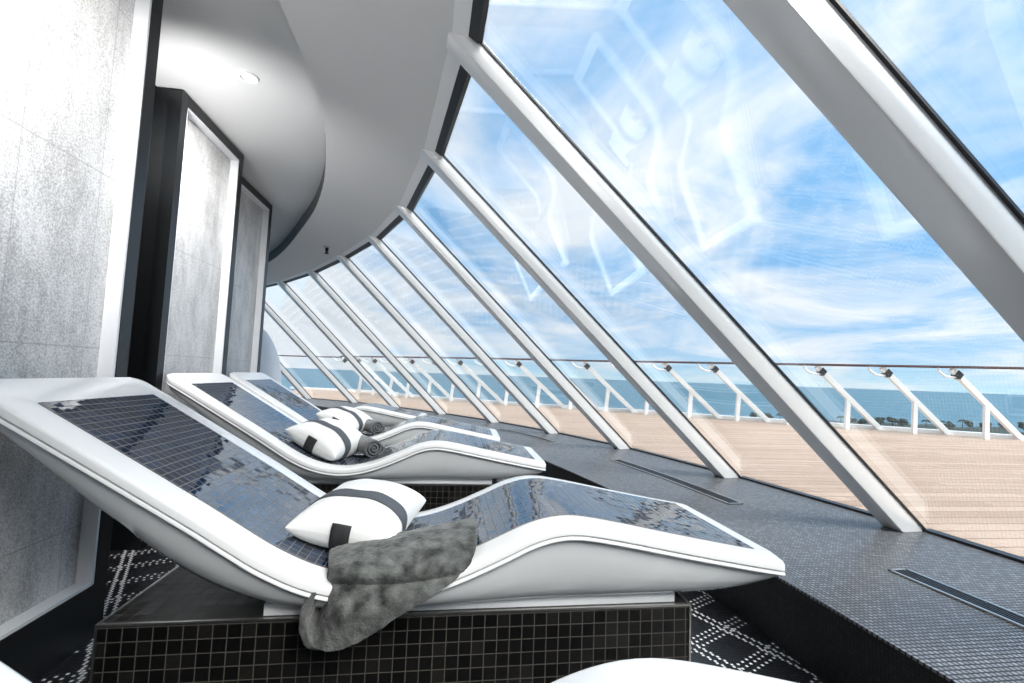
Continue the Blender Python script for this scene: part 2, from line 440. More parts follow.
# sprinkler and sensor disc
sp = empty('sprinkler_head', -1.979, 7.627, HC); tag(sp, 'small dark sprinkler head hanging from the grey ceiling', 'sprinkler')
build('escutcheon', MB().lathe([(.07, HC), (.065, HC-.012), (.03, HC-.018)], -1.979, 7.627, 20), M['metal'], sp, smooth=40)
build('nozzle', MB().lathe([(.028, HC-.018), (.024, HC-.07), (.012, HC-.08), (.036, HC-.105), (.034, HC-.112)], -1.979, 7.627, 16), M['darkmetal'], sp, smooth=40)
# far white rounded pod
pod = [(0.86, -1.36), (.86, -.6), (.84, -.2), (.78, .15), (.68, .42), (.54, .66), (.36, .83), (.18, .91), (.0, .93)]
o = build('rounded_pod', MB().lathe(pod, -4.06, 9.6, 40), M['white_frame'], origin=(-4.06, 9.6, -1.36), smooth=60)
tag(o, 'tall white rounded pod standing beyond the last stone panel', 'pod')

# ------------------------------------------------------------------ window wall
def plan2(i): return Vector((*BASE[i], 0)), Vector((*TOP[i], 0))
for i in range(3, NB-1):
    b, t = plan2(i); d = (b-t).normalized(); tg = Vector((-d.y, d.x, 0))
    W = .15
    def prof(o, z, DP=.205):
        # near-outer, near-inner, far-inner, far-outer with rounded inner corners (clockwise)
        r = .014
        pts = [(0, 0), (DP-r, 0), (DP-r*.3, r*.3), (DP, r), (DP, W-r), (DP-r*.3, W-r*.3), (DP-r, W), (0, W)]
        return [(o.x-d.x*a+tg.x*c, o.y-d.y*a+tg.y*c, z) for a, c in pts]
    mb = MB(); vs0 = prof(b, -.998); ext = .03
    tt = t-d*(ext*(b-t).length/2.95)
    mb.hull8(vs0, prof(tt, HC+ext, .15))
    root = empty('window_mullion', b.x, b.y, -1.0)
    tag(root, 'x', 'window mullion', 'slanted white window mullions')
    build('beam', mb, M['mullion'], root, smooth=35)
    g = MB(); GW = .018
    def gp(o, z): return [(o.x+d.x*a+tg.x*c, o.y+d.y*a+tg.y*c, z) for a, c in ((0, -.012), (GW, -.012), (GW, W+.012), (0, W+.012))]
    g.hull8(gp(b, -.998), gp(tt, HC+ext)); build('gasket', g, M['gasket'], root)
    s = MB(); s.hull8([(p[0]-d.x*0, p[1], -.9995) for p in prof(b, 0)], [(p[0], p[1], -.99) for p in prof(b, 0)])
    BASE_OBJ = root
    names = {3: 'broad white mullion cut off by the upper right corner, nearest to the viewer', 4: 'white mullion whose foot stands by the nearest floor grille, first in full view',
             5: 'white mullion landing beside the second floor grille, second in full view', 6: 'white mullion landing at the far end of the second floor grille, third in full view',
             7: 'white mullion behind the second lounger foot, fourth in full view', 8: 'white mullion meeting the ledge behind the third lounger foot, fifth in full view',
             9: 'white mullion meeting the ledge behind the fourth lounger, sixth in full view', 10: 'slim white mullion left of the sixth, seventh in full view from the right',
             11: 'thin far white mullion, second from the left end of the window wall', 12: 'farthest thin white mullion, beside the rounded pod at the left end'}
    root['label'] = names[i]
for i in range(NB-1):
    b0, t0 = plan2(i); b1, t1 = plan2(i+1)
    d0 = (b0-t0).normalized(); d1 = (b1-t1).normalized()
    th = .018
    mb = MB(); o = .012; tg = Vector((-d0.y, d0.x, 0))*.16
    q = [b0+d0*o+tg*.9, b1+d1*o, t1+d1*o, t0+d0*o+tg*.9]; zz = [-.995, -.995, HC, HC]
    lo = [(p.x, p.y, z) for p, z in zip(q, zz)]
    hi = [(p.x+dd.x*th*.66, p.y+dd.y*th*.66, z+th*.75) for p, z, dd in zip(q, zz, (d0, d1, d1, d0))]
    mb.hull8(lo, hi)
    w = build('window_%d' % (i+1), mb, M['glass']); tag(w, kind='structure')
    # sill line gasket and top header
    m2 = MB()
    c = [b0-d0*.02+tg*.9, b1-d1*.02, b1+d1*.05, b0+d0*.05+tg*.9]
    m2.hull8([(p.x, p.y, -1.0) for p in c], [(p.x, p.y, -.982) for p in c])
    build('sill_gasket', m2, M['gasket'], w)
    m3 = MB()
    k = 1.139
    def at(b, t, d, u, z, o=0):   # u: distance down the slope plan-wise from the top
        p = t+d*(u*1.0+o); return (p.x, p.y, z)
    # white strip: bottom face from ceiling edge outwards
    m3.hull8([at(b0, t0, d0, -.13, HC-.004), at(b1, t1, d1, -.13, HC-.004), at(b1, t1, d1, -.035, HC-.004), at(b0, t0, d0, -.035, HC-.004)],
             [at(b0, t0, d0, -.13, HC+.06), at(b1, t1, d1, -.13, HC+.06), at(b1, t1, d1, -.035, HC+.06), at(b0, t0, d0, -.035, HC+.06)])
    build('header_trim', m3, M['header'], w)
    m4 = MB()
    m4.hull8([at(b0, t0, d0, -.035, HC-.0), at(b1, t1, d1, -.035, HC-.0), at(b1, t1, d1, .02, HC-.035), at(b0, t0, d0, .02, HC-.035)],
             [at(b0, t0, d0, -.035, HC+.04), at(b1, t1, d1, -.035, HC+.04), at(b1, t1, d1, .05, HC-.025), at(b0, t0, d0, .05, HC-.025)])
    build('header_gasket', m4, M['gasket'], w)

# ------------------------------------------------------------------ lounger
K = .9
PT = [(-1.72,-.085),(-1.5,-.215),(-1.3,-.335),(-1.08,-.468),(-.9,-.578),(-.78,-.655),(-.65,-.735),(-.5,-.805),(-.35,-.842),(-.2,-.848),(-.05,-.822),(.1,-.772),(.25,-.708),(.38,-.650),(.49,-.620),(.6,-.615),(.77,-.640),(1.08,-.70),(1.38,-.755),(1.56,-.785)]
PB = [(-1.74,-.20),(-1.66,-.275),(-1.48,-.425),(-1.3,-.575),(-1.2,-.65),(-1.1,-.735),(-.91,-.855),(-.76,-.918),(-.6,-.958),(-.2,-.972),(.06,-.974),(.7,-.972),(1.12,-.962),(1.33,-.945),(1.42,-.925),(1.505,-.90),(1.56,-.86)]
LW = 1.0; X0, X1 = -1.72, 1.56
def lz(x): return interp(PT, x)
def lounger_parts(root):
    xs = [X0+.002, X0+.012, X0+.03, X0+.06]+[X0+.09+(X1-.05-X0-.09)*k/90 for k in range(91)]+[X1-.03, X1-.012, X1]
    def T(p): return (p[0]*K, p[1]*K, (p[2])*K)
    def inset(x):
        r = .038; d = x-X0
        a = r-math.sqrt(max(0, r*r-(r-d)**2)) if d < r else 0
        r2 = .022; d = X1-x
        b = r2-math.sqrt(max(0, r2*r2-(r2-d)**2)) if d < r2 else 0
        return a+b
    rings = []
    for x in xs:
        z = lz(x); s = inset(x); e = LW-s
        # slope-perpendicular thickness
        sl = (lz(min(x+.02, X1))-lz(max(x-.02, X0)))/.04; q = math.sqrt(1+sl*sl)
        rnd = 0
        half = [(.11, 0), (.09, -.0005), (.022, -.010), (.012, -.012), (.005, -.016), (.001, -.024), (0, -.046), (.002, -.048), (.014, -.049), (.014, -.053), (.001, -.055), (-.002, -.060), (-.002, -.066), (.003, -.071), (.02, -.074)]
        ring = [(x, s+a, z+b*q) for a, b in half]+[(x, e-a, z+b*q) for a, b in reversed(half)]
        rings.append([T(p) for p in ring])
    # shrink the very ends a little to round them
    m = MB(); m.rings(rings); build('shell', m, M['white_gloss'], root, local=True, smooth=38)
    rings = []
    hx = [X0+.03+(X1-.03-X0-.03)*k/80 for k in range(81)]
    for x in hx:
        s = inset(x)+.018; z = lz(x); sl = (lz(min(x+.02, X1))-lz(max(x-.02, X0)))/.04; q = math.sqrt(1+sl*sl)
        zt = z-.066*q; zb = min(interp(PB, x), z-.085*q)
        h = zt-zb
        pr = [(0, 0), (.004, .25), (.014, .5), (.035, .75), (.065, .9), (.11, .98), (.17, 1.0)]
        ring = [(x, s+a, zt-h*b) for a, b in pr]+[(x, LW-s-a, zt-h*b) for a, b in reversed(pr)]
        rings.append([T(p) for p in ring])
    m = MB(); m.rings(rings); build('hull', m, M['hull'], root, local=True, smooth=50)
    # tile inlay
    tx0, tx1 = -1.565, 1.47; n = 150; L = 0; m = MB(); prev = None; cols = []
    for k in range(n+1):
        x = tx0+(tx1-tx0)*k/n
        if prev: L += math.hypot(x-prev[0], lz(x)-prev[1])
        prev = (x, lz(x)); cols.append((x, lz(x)+.004, L))
    e = 0.0
    y0 = lambda x: .118-.015*max(0, (x-.6)/.9)
    y1 = lambda x: LW-.165+.02*max(0, (x-.6)/.9)
    vs = []; fs = []; uvs = []
    for x, z, l in cols:
        vs += [T((x, y0(x), z)), T((x, y1(x), z)), T((x, y1(x), z-.012)), T((x, y0(x), z-.012))]
    for k in range(n):
        o = 4*k; p = o+4; la = cols[k][2]*K*S; lb = cols[k+1][2]*K*S
        ya, yb, yc, yd = [f(x)*K*S for f, x in ((y0, cols[k][0]), (y1, cols[k][0]), (y1, cols[k+1][0]), (y0, cols[k+1][0]))]
        fs.append((o, p, p+1, o+1)); uvs.append([(la, ya), (lb, yd), (lb, yc), (la, yb)])
        for a, b in ((1, 2), (2, 3), (3, 0)):
            fs.append((o+a, o+b, p+b, p+a)); uvs.append([(0, 0)]*4)
    fs += [(0, 1, 2, 3), (4*n, 4*n+3, 4*n+2, 4*n+1)]; uvs += [[(0, 0)]*4]*2
    m.add(vs, fs, uvs); build('tile_inlay', m, M['lounge_tile'], root, local=True, smooth=40)
    build('plinth', MB().box(-.68*K, 1.08*K, .115*K, .88*K, -1.0*K, -.955*K), M['white_frame'], root, local=True)

def base_parts(root):
    x0, x1, y0, y1, zt = -1.262*K, 1.14*K, .085*K, .90*K, -1.0*K
    b = MB().box(x0, x1, y0, y1, -H, zt); build('tiled_block', b, M['base_tile'], root, local=True)
    t = MB(); w = .007; e = .003
    for a in ((x0-e, x1+e, y0-e, y0+w), (x0-e, x1+e, y1-w, y1+e), (x0-e, x0+w, y0+w, y1-w), (x1-w, x1+e, y0+w, y1-w)):
        t.box(*a, zt-.005, zt+.003)
    for cx in (x0, x1):
        for cy in (y0, y1): t.box(cx-e if cx == x0 else cx-.004, cx+.004 if cx == x0 else cx+e, cy-e if cy == y0 else cy-.004, cy+.004 if cy == y0 else cy+e, -H, zt-.005)
    build('edge_trim', t, M['metal'], root, local=True)

# local frame: x along lounger, y across (0 = near rim), z relative to eye; root sits on the floor plane (z = -H)
def place(root, x, y, yaw): root.location = (x*S, y*S, H*S); root.rotation_euler = (0, 0, math.radians(yaw))
# poses given by the near foot corner
POSES = [(1.25, -.035, -5.0), (1.40, 1.737, 0.0), (.847, 3.74, -1.6), (.639, 5.19, -2.6), (-.33, 7.3, -3.0)]
def pose_xy(fx, fy, yaw):
    a = math.radians(yaw); l = 1.555*K; return fx-l*math.cos(a), fy-l*math.sin(a)
LAB = ['white lounger in the foreground, cut off by the bottom edge', 'large white mosaic lounger with the plush grey towel over its side',
       'second white mosaic lounger, with a pillow with a visible grey band and rolled towel', 'third white mosaic lounger, directly behind the one with the rolled towel spiral',
       'farthest white mosaic lounger, partly hidden beside the windows']
LABB = ['black tiled plinth beneath the foreground lounger at the bottom edge', 'black square-tiled plinth under the lounger with the draped towel', 'black tiled plinth glimpsed beneath the second lounger',
        'black tiled plinth hidden under the third lounger', 'black tiled plinth hidden under the farthest lounger']
proto = empty('mosaic_lounger', 0, 0, -H); lounger_parts(proto)
bproto = empty('tiled_plinth', 0, 0, -H); base_parts(bproto)
LR = []
for i, (fx, fy, yaw) in enumerate(POSES):
    r = proto if i == 0 else copy_tree(proto); b = bproto if i == 0 else copy_tree(bproto)
    ox, oy = pose_xy(fx, fy, yaw)
    place(r, ox, oy, yaw); place(b, ox, oy, yaw)
    tag(r, LAB[i], 'lounger', 'heated mosaic loungers in a row'); tag(b, LABB[i], 'plinth', 'tiled plinths under the loungers')
    LR.append((ox, oy, math.radians(yaw)))

# ------------------------------------------------------------------ pillow
def pillow_parts(root):
    ax, ay, tk = .216, .335, .118       # half sizes in working units
    n = 28
    def surf(u, v, sgn, off=0):
        # pinched corners, gently concave edges
        cu, cv = 1-u*u, 1-v*v
        x = ax*u*(1-.07*cv*abs(u)); y = ay*v*(1-.05*cu*abs(v))
        h = tk*(max(0, cu)**.40)*(max(0, cv)**.36)
        nz = noise.noise(Vector((x*9, y*9, sgn*3)))*.012*(cu*cv)**.5
        return (x, y, sgn*(h+nz+off))
    m = MB(); us = [-math.cos(math.pi*k/n) for k in range(n+1)]
    top = [[surf(u, v, 1) for v in us] for u in us]; bot = [[surf(u, v, -1) for v in us] for u in us]
    vs = [p for r in top for p in r]; fs = []
    W = n+1
    for i in range(n):
        for j in range(n): fs.append((i*W+j, (i+1)*W+j, (i+1)*W+j+1, i*W+j+1))
    m.add(vs, fs); vs = [p for r in bot for p in r]; m.add(vs, [tuple(reversed(f)) for f in fs])
    cu_ = build('cushion', m, M['fabric'], root, local=True, smooth=80, flipfix=False)
    # band round the middle
    m = MB(); bw = .15; rings = []
    vv = [-bw+2*bw*k/6-.36 for k in range(7)]
    loop = [(u, 1) for u in us]+[(u, -1) for u in reversed(us)][1:-1]
    for v in vv:
        rings.append([(lambda p: (p[0]*1.008, p[1], p[2]))(surf(u, v, s, .0045)) for u, s in loop])
    m.rings(rings, cap=False); o = build('band', m, M['band'], cu_, local=True, smooth=80, flipfix=False)
    # label tag folded over the near edge seam
    m = MB()
    m.box(-.075+.04, .075+.04, -ay*1.0-.006, -ay+.085, -.008, .008)
    pts = []
    t = MB(); rows = []
    for v, s in ((-.975, 1), (-.983, 1), (-.989, 1), (-.995, 1), (-1.0, 1), (-.975, -1), (-.9, -1)):
        rows.append([(lambda p: (p[0], p[1]-.004, p[2]))(surf(u, v, s, .004)) for u in (-.20, -.09, .03, .15)])
    vs = [p for r in rows for p in r]; fs = [(i*4+j, i*4+j+1, (i+1)*4+j+1, (i+1)*4+j) for i in range(6) for j in range(3)]
    t.add(vs, fs); o = build('label_tag', t, M['tag'], cu_, local=True, smooth=80)
    sm = o.modifiers.new('thick', 'SOLIDIFY'); sm.thickness = .0025; sm.offset = 1
def on_lounger(i, lx, ly, lz_):
    ox, oy, a = LR[i]; x = lx*K; y = ly*K
    return ((ox+x*math.cos(a)-y*math.sin(a))*S, (oy+x*math.sin(a)+y*math.cos(a))*S, (lz_*K+H)*S)
pp = empty('pillow', 0, 0, 0); pillow_parts(pp)
PL = [(1, -.365, .55, -.722, 8, -8), (2, -.465, .50, -.672, 25, -14), (3, -.44, .58, -.672, 22, -12)]
PLAB = ['white pillow with a grey band under the plush towel on the nearest tiled seat', 'white pillow with wide grey band and black tag, beside the spiral towel roll', 'white pillow with black tag on the third lounger, partly hidden behind the second pillow']
for k, (i, lx, ly, z, tilt, yaw) in enumerate(PL):
    r = pp if k == 0 else copy_tree(pp)
    r.location = on_lounger(i, lx, ly, z); r.rotation_euler = (0, math.radians(tilt), LR[i][2]+math.radians(yaw))
    if k: r.scale = (1.12, 1.0, 1.15)
    tag(r, PLAB[k], 'pillow', 'white lumbar pillows on the loungers')

# ------------------------------------------------------------------ rolled towels
def roll_mesh():
    m = MB(); turns = 3.0; n = 110; th = .017; R = .098
    out = []; inn = []
    for k in range(n+1):
        t = k/n; a = turns*2*math.pi*t; r = .012+(R-.012)*t
        out.append((r*math.cos(a), .92*r*math.sin(a)))
        r2 = r-th; inn.append((max(.002, r2)*math.cos(a), .92*max(.002, r2)*math.sin(a)))
    poly = out+inn[::-1]; L = .19; rings = []
    for y, s in ((-L, .95), (-L+.012, 1.0), (-L*.3, 1.0), (L*.3, 1.0), (L-.012, 1), (L, .95)):
        rings.append([(p[0]*s, y, p[1]*s) for p in poly])
    m.rings(rings, cap=False)
    N2 = len(poly); last = (len(rings)-1)*N2
    for k in range(n):
        a, b, c, d = k, k+1, N2-2-k, N2-1-k
        m.f.append((d, c, b, a)); m.f.append((last+a, last+b, last+c, last+d))
    return m
rm = roll_mesh()
tr = build('rolled_towel', rm, M['towel_dark'], local=True, smooth=60)
RO = [(2, -.125, .53, -.735, -28), (3, -.12, .55, -.735, -32)]
RL = ['charcoal rolled towel showing its spiral end, on the second lounger seat', 'grey rolled towel on the third lounger seat behind the spiral one']
for k, (i, lx, ly, z, yaw) in enumerate(RO):
    o = tr if k == 0 else tr.copy()
    if k: C.objects.link(o)
    o.location = on_lounger(i, lx, ly, z); o.rotation_euler = (0, math.radians(-8), LR[i][2]-math.radians(yaw))
    tag(o, RL[k], 'towel', 'rolled towels beside the pillows')

# ------------------------------------------------------------------ draped plush towel
TW = [[(-0.4179, 2.0, -0.7192), (-0.4101, 1.98, -0.7081), (-0.4024, 1.96, -0.6972), (-0.2886, 1.96, -0.6716), (-0.1531, 1.97, -0.6569), (0.0064, 1.98, -0.6216), (0.1466, 1.98, -0.5982)],
      [(-0.4023, 1.9, -0.7167), (-0.396, 1.87, -0.7054), (-0.3884, 1.85, -0.6943), (-0.269, 1.84, -0.6634), (-0.142, 1.85, -0.6504), (0.0079, 1.86, -0.6219), (0.1529, 1.88, -0.6109)],
      [(-0.3829, 1.82, -0.7258), (-0.3752, 1.8, -0.7179), (-0.3635, 1.76, -0.702), (-0.2524, 1.75, -0.69), (-0.1239, 1.75, -0.6786), (0.0178, 1.76, -0.6531), (0.152, 1.79, -0.6444)],
      [(-0.3783, 1.79, -0.7417), (-0.3725, 1.78, -0.7412), (-0.3477, 1.71, -0.7156), (-0.2391, 1.7, -0.7173), (-0.1173, 1.7, -0.7169), (0.0137, 1.71, -0.7071), (0.1254, 1.74, -0.7043)],
      [(-0.3923, 1.78, -0.7545), (-0.3791, 1.8, -0.767), (-0.3548, 1.75, -0.7494), (-0.2452, 1.75, -0.7557), (-0.1198, 1.75, -0.7554), (0.0004, 1.75, -0.7409), (0.1017, 1.76, -0.7262)],
      [(-0.409, 1.73, -0.7662), (-0.3981, 1.86, -0.8041), (-0.3434, 1.69, -0.7631), (-0.2476, 1.69, -0.7725), (-0.1371, 1.69, -0.7725), (-0.0357, 1.7, -0.7631), (0.0656, 1.73, -0.7515)],
      [(-0.4542, 1.72, -0.833), (-0.4158, 1.88, -0.8877), (-0.3499, 1.68, -0.8298), (-0.2669, 1.67, -0.8277), (-0.1768, 1.68, -0.8228), (-0.0948, 1.69, -0.8038), (-0.0071, 1.71, -0.7855)],
      [(-0.4444, 1.71, -0.8872), (-0.418, 1.84, -0.9458), (-0.3608, 1.69, -0.8993), (-0.3009, 1.68, -0.8899), (-0.2399, 1.68, -0.8728), (-0.1797, 1.69, -0.854), (-0.108, 1.7, -0.8283)],
      [(-0.425, 1.71, -0.9367), (-0.4118, 1.74, -0.9673), (-0.3795, 1.7, -0.9493), (-0.3383, 1.69, -0.9487), (-0.2966, 1.69, -0.9409), (-0.2649, 1.69, -0.926), (-0.228, 1.7, -0.9102)]]
def draped_towel():
    rows = [[Vector(p) for p in r] for r in TW]
    first = [p+Vector((0, .10, -.07)) for p in rows[0]]
    rows = [first]+rows
    m = MB(); W = len(rows[0]); vs = [tuple(p-Vector((-.15, 1.8, -.78))) for r in rows for p in r]
    fs = [(i*W+j, i*W+j+1, (i+1)*W+j+1, (i+1)*W+j) for i in range(len(rows)-1) for j in range(W-1)]
    m.add(vs, fs)
    o = build('plush_towel', m, M['towel'], local=True, smooth=180, subsurf=0)
    o.location = (-.15*S, 1.8*S, (-.78+H)*S)
    a = o.modifiers.new('sub', 'SUBSURF'); a.levels = 3; a.render_levels = 3
    b = o.modifiers.new('thick', 'SOLIDIFY'); b.thickness = .016; b.offset = 0
    c = o.modifiers.new('sub2', 'SUBSURF'); c.levels = 2; c.render_levels = 2
    tx = bpy.data.textures.new('plush', 'CLOUDS'); tx.noise_scale = .03
    d = o.modifiers.new('lumps', 'DISPLACE'); d.texture = tx; d.strength = .007; d.mid_level = .5
    tx2 = bpy.data.textures.new('pile', 'CLOUDS'); tx2.noise_scale = .004
    d = o.modifiers.new('pile', 'DISPLACE'); d.texture = tx2; d.strength = .0015; d.mid_level = .5
    tag(o, 'plush mottled grey towel folded and draped over the lounger side beside the pillow', 'towel')
draped_towel()

# ------------------------------------------------------------------ outside: deck, railing, sea, shore
m = MB(); dk = []
go = [p+Vector((.03, 0, 0)) for p in outer]
RB = [(14.45, 7.38), (13.68, 7.96), (12.77, 8.66), (11.8, 9.4), (10.78, 10.17), (9.79, 10.92), (8.84, 11.65), (7.86, 12.39), (6.9, 13.13), (5.92, 13.88), (4.9, 14.35), (3.93, 14.9), (2.97, 15.5), (2.06, 16.2), (1.16, 16.9), (0.31, 17.6), (-0.53, 18.3), (-1.26, 19.0), (-2.0, 19.7), (-2.68, 20.3)] + [(-2.4,21.3),(-4.6,22.6),(-7.4,23.6)]
rbp = smoothpath([(*p, 0) for p in [(RB[0][0]+.8,-4)]+[(RB[0][0]+.7, RB[0][1]-3)]+RB], 6)
n = 120; A = resample(go, n); B = resample([p+Vector((.5, .4, 0)) for p in rbp], n)
tag(build('floor_deck', strip_solid(A, B, -1.08, -1.02), M['deck']), kind='structure')
def offs(P, d):
    r = []
    for i, p in enumerate(P):
        t = (P[min(i+1, len(P)-1)]-P[max(i-1, 0)]).normalized(); r.append(p+Vector((t.y, -t.x, 0))*d)
    return r
cb = build('deck_curb', strip_solid(offs(rbp, .0), offs(rbp, .3), -1.02, -.93), M['post'], origin=(RB[6][0], RB[6][1], -1.02)); tag(cb, 'low white curb along the outer edge of the deck', 'curb')
DX = (-1.75, .05); ZR = .50; ZB = -1.02
rail = []
for p in rbp: rail.append((p.x+DX[0], p.y+DX[1], ZR+.04))
rl = empty('handrail', RB[6][0]+DX[0], RB[6][1]+DX[1], ZR)
tag(rl, 'long dark varnished handrail running along the deck edge', 'handrail')
build('rail_tube', MB().tube(rail, .030, 10, rx=.05), M['rail_wood'], rl, smooth=50)
pole = {0:1}
def post_parts(root):
    # local to base point on deck
    f = Vector((0, 0, .02)); tpt = Vector((DX[0]+.05, DX[1], ZR-ZB))
    d = (tpt-f).normalized(); side = Vector((0, 1, 0)); nn = d.cross(side).normalized()
    def bar(a, b, w, h):
        dd = (b-a).normalized(); n2 = dd.cross(side).normalized()
        q = [(-w, -h), (w, -h), (w, h), (-w, h)]
        return [tuple(a+side*u+n2*v) for u, v in q], [tuple(b+side*u+n2*v) for u, v in q]
    m = MB(); m.hull8(*bar(f, tpt, .035, .062)); po = build('post', m, M['post'], root, local=True)
    m = MB(); m.box(-.1, .16, -.06, .06, 0, .03); build('foot_plate', m, M['post'], po, local=True)
    st = f+(tpt-f)*.50
    m = MB(); m.hull8(*bar(Vector((-.93, 0, 0)), st, .03, .055)); build('stay', m, M['post'], root, local=True)
    k = f+(tpt-f)*.915-nn*.0
    m = MB(); a = k+d*.075; b = k-d*.075
    m.hull8([tuple(p) for p in (a+side*.065+nn*.075, a-side*.065+nn*.075, b-side*.065+nn*.075, b+side*.065+nn*.075)], [tuple(p) for p in (a+side*.065-nn*.075, a-side*.065-nn*.075, b-side*.065-nn*.075, b+side*.065-nn*.075)])
    build('clamp', m, M['darkmetal'], po, local=True, bevel=.01)
    rt = Vector((DX[0], DX[1], ZR-ZB+.02)); pts = smoothpath([tuple(rt+Vector((-.28, 0, -.01))), tuple(rt+Vector((-.26, 0, -.09))), tuple(rt+Vector((-.08, 0, -.19))), tuple(rt+Vector((.16, 0, -.20)))], 5)
    build('bracket', MB().tube(pts, .025, 8), M['post'], root, local=True, smooth=50)
pr = empty('railing_post', 0, 0, ZB); post_parts(pr)
ords = ['nearest', 'second', 'third', 'fourth', 'fifth', 'sixth', 'seventh', 'eighth', 'ninth', 'tenth', 'eleventh', 'twelfth', 'thirteenth', 'fourteenth', 'fifteenth', 'sixteenth', 'seventeenth', 'eighteenth', 'nineteenth', 'twentieth']
POSTS = RB[2:-3]
for i, (x, y) in enumerate(POSTS):
    r = pr if i == 0 else copy_tree(pr)
    r.location = (x*S, y*S, (ZB+H)*S)
    tag(r, 'slanted white railing post with short stay on the deck edge, %s from the right' % (ords[i]), 'railing post', 'slanted railing posts outside')
for i in range(len(POSTS)-1):
    a = Vector((*POSTS[i], 0)); b = Vector((*POSTS[i+1], 0)); D = Vector((*DX, 0)); m = MB()
    a1 = a+(b-a)*.09; b1 = a+(b-a)*.91; o = Vector((.0, .0, 0))
    q = [a1+o+D*.06, b1+o+D*.06, b1+D*.93+o, a1+D*.93+o]; z = [ZB+.11, ZB+.11, ZR-.06, ZR-.06]
    m.hull8([(p.x, p.y, k) for p, k in zip(q, z)], [(p.x+.015, p.y+.01, k+.012) for p, k in zip(q, z)])
    o = build('glass_barrier', m, M['rail_glass'], origin=(a.x, a.y, ZB)); tag(o, 'clear slanted glass barrier panel between railing posts, %s from the right' % ords[i], 'glass panel', 'glass panels of the deck railing')
SEA = -36
sm = MB(); R = 30000; sm.add([(-R, -R, SEA), (R, -R, SEA), (R, R, SEA), (-R, R, SEA)], [(0, 1, 2, 3)])
tag(build('sea', sm, M['sea'], flipfix=False), 'blue green sea stretching to the horizon', 'sea', kind='structure').name = 'ground_sea'
# shore strip with trees
def dirpt(px, dist):
    # bearing of the coast measured once from the eye: plan angle per column
    t = math.tan(math.atan((px-512)/460)+.1447); y = dist/(.987+.14*t); return y*t, y
m = MB(); vs = []; cols = list(range(735, 1021, 5)); tops = []
for q, px in enumerate(cols):
    u = min((px-735)/325, (1030-px)/325*2); d0, d1 = 388+8*math.sin(px*.05), 446+10*math.sin(px*.031)+10*math.sin(px*.11)
    edge = min(1, u*6, )
    a = dirpt(px, d0); b = dirpt(px, d0+(d1-d0)*edge+1)
    vs += [(*a, SEA), (*a, SEA+.8), (*b, SEA+1+2.4*edge), (*b, SEA)]; tops.append((a, b))
fs = []
for k in range(len(cols)-1):
    o = 4*k; p = o+4; fs += [(o, p, p+1, o+1), (o+1, p+1, p+2, o+2), (o+2, p+2, p+3, o+3)]
m.add(vs, fs); tag(build('shoreline', m, M['land'], origin=(*tops[10][0], SEA)), 'low dark strip of wooded shore beyond the deck railing', 'shore')
def tree_mesh(seed, palm):
    rnd = random.Random(seed); m = MB(); h = 4.6+rnd.random()*2.6
    m.tube([(0, 0, 0), (.15, 0, h*.5), (.3, 0, h*.8)], [.32, .22, .14], 6); tr = m; c = MB()
    if palm:
        for k in range(9):
            a = 2*math.pi*k/9+rnd.random()*.4; ll = 3.0
            pts = [(.3+ll*t*math.cos(a), ll*t*math.sin(a), h*.8+1.0*t-2.6*t*t) for t in (0, .3, .6, 1)]
            c.tube(pts, [.1, .42, .36, .04], 5)
    else:
        for k in range(9):
            r = 1.0+rnd.random()*1.0; x, y, z = rnd.uniform(-2.4, 2.4), rnd.uniform(-1.5, 1.5), h*.55+rnd.uniform(-1.2, 1.6)
            n = 8; c.rings([[(x+r*math.sin(p)*math.cos(2*math.pi*j/n)*(1+.25*rnd.random()), y+r*math.sin(p)*math.sin(2*math.pi*j/n), z+r*.7*math.cos(p)) for j in range(n)] for p in (.1, .6, 1.2, 1.9, 2.5, 3.0)])
    return tr, c
TP = [(752, 0), (766, 0), (778, 1), (789, 0), (800, 0), (818, 0), (838, 1), (848, 0), (860, 0), (877, 0), (889, 0), (899, 0), (922, 1), (937, 1), (945, 0), (958, 1), (966, 0), (980, 0), (1000, 0), (1018, 0)]
for k, (px, palm) in enumerate(TP):
    x, y = dirpt(px, 426+6*math.sin(k*2.1)); tm, cm = tree_mesh(k, palm)
    r = empty('palm_tree' if palm else 'shore_tree', x, y, SEA+2.6); r.scale = (1.3, 1.3, 1.3)
    tag(r, 'tiny dark palm on the far shore below the horizon' if palm else 'tiny dark round-crowned tree on the far shore below the horizon', 'tree', 'palms on the far shore' if palm else 'round trees on the far shore')
    build('trunk', tm, M['tree'], r, local=True); build('crown', cm, M['tree'], r, local=True, smooth=60)

# ------------------------------------------------------------------ lights and sky
def fixture(x, y, z, tx, ty, tz, power, size, spot, label, blend=.6, vis=True):
    r = empty('ceiling_downlight', x, y, z); tag(r, label, 'downlight', 'recessed ceiling downlights')
    build('bezel', MB().lathe([(.075, z), (.072, z-.012), (.05, z-.014), (.048, z-.002)], x, y, 24), M['header'], r, smooth=40)
    L = bpy.data.lights.new('lamp', 'SPOT'); L.energy = power; L.spot_size = math.radians(spot); L.spot_blend = blend; L.shadow_soft_size = size
    L.color = (1.0, .985, .965)
    o = bpy.data.objects.new('lamp', L); link(o, r); o.location = (0, 0, -.05*S)
    d = Vector((tx-x, ty-y, tz-z)); o.rotation_euler = d.to_track_quat('-Z', 'Y').to_euler()
fixture(-.72, .75, HC, -1.648, 1.82, 1.35, 190, .05, 62, 'recessed downlight washing the left stone panel, outside the picture', 1)
fixture(-1.555, 3.52, TR, -2.3, 4.6, .5, 70, .03, 110, 'small round recessed downlight in the upper ceiling above the panels', 1)
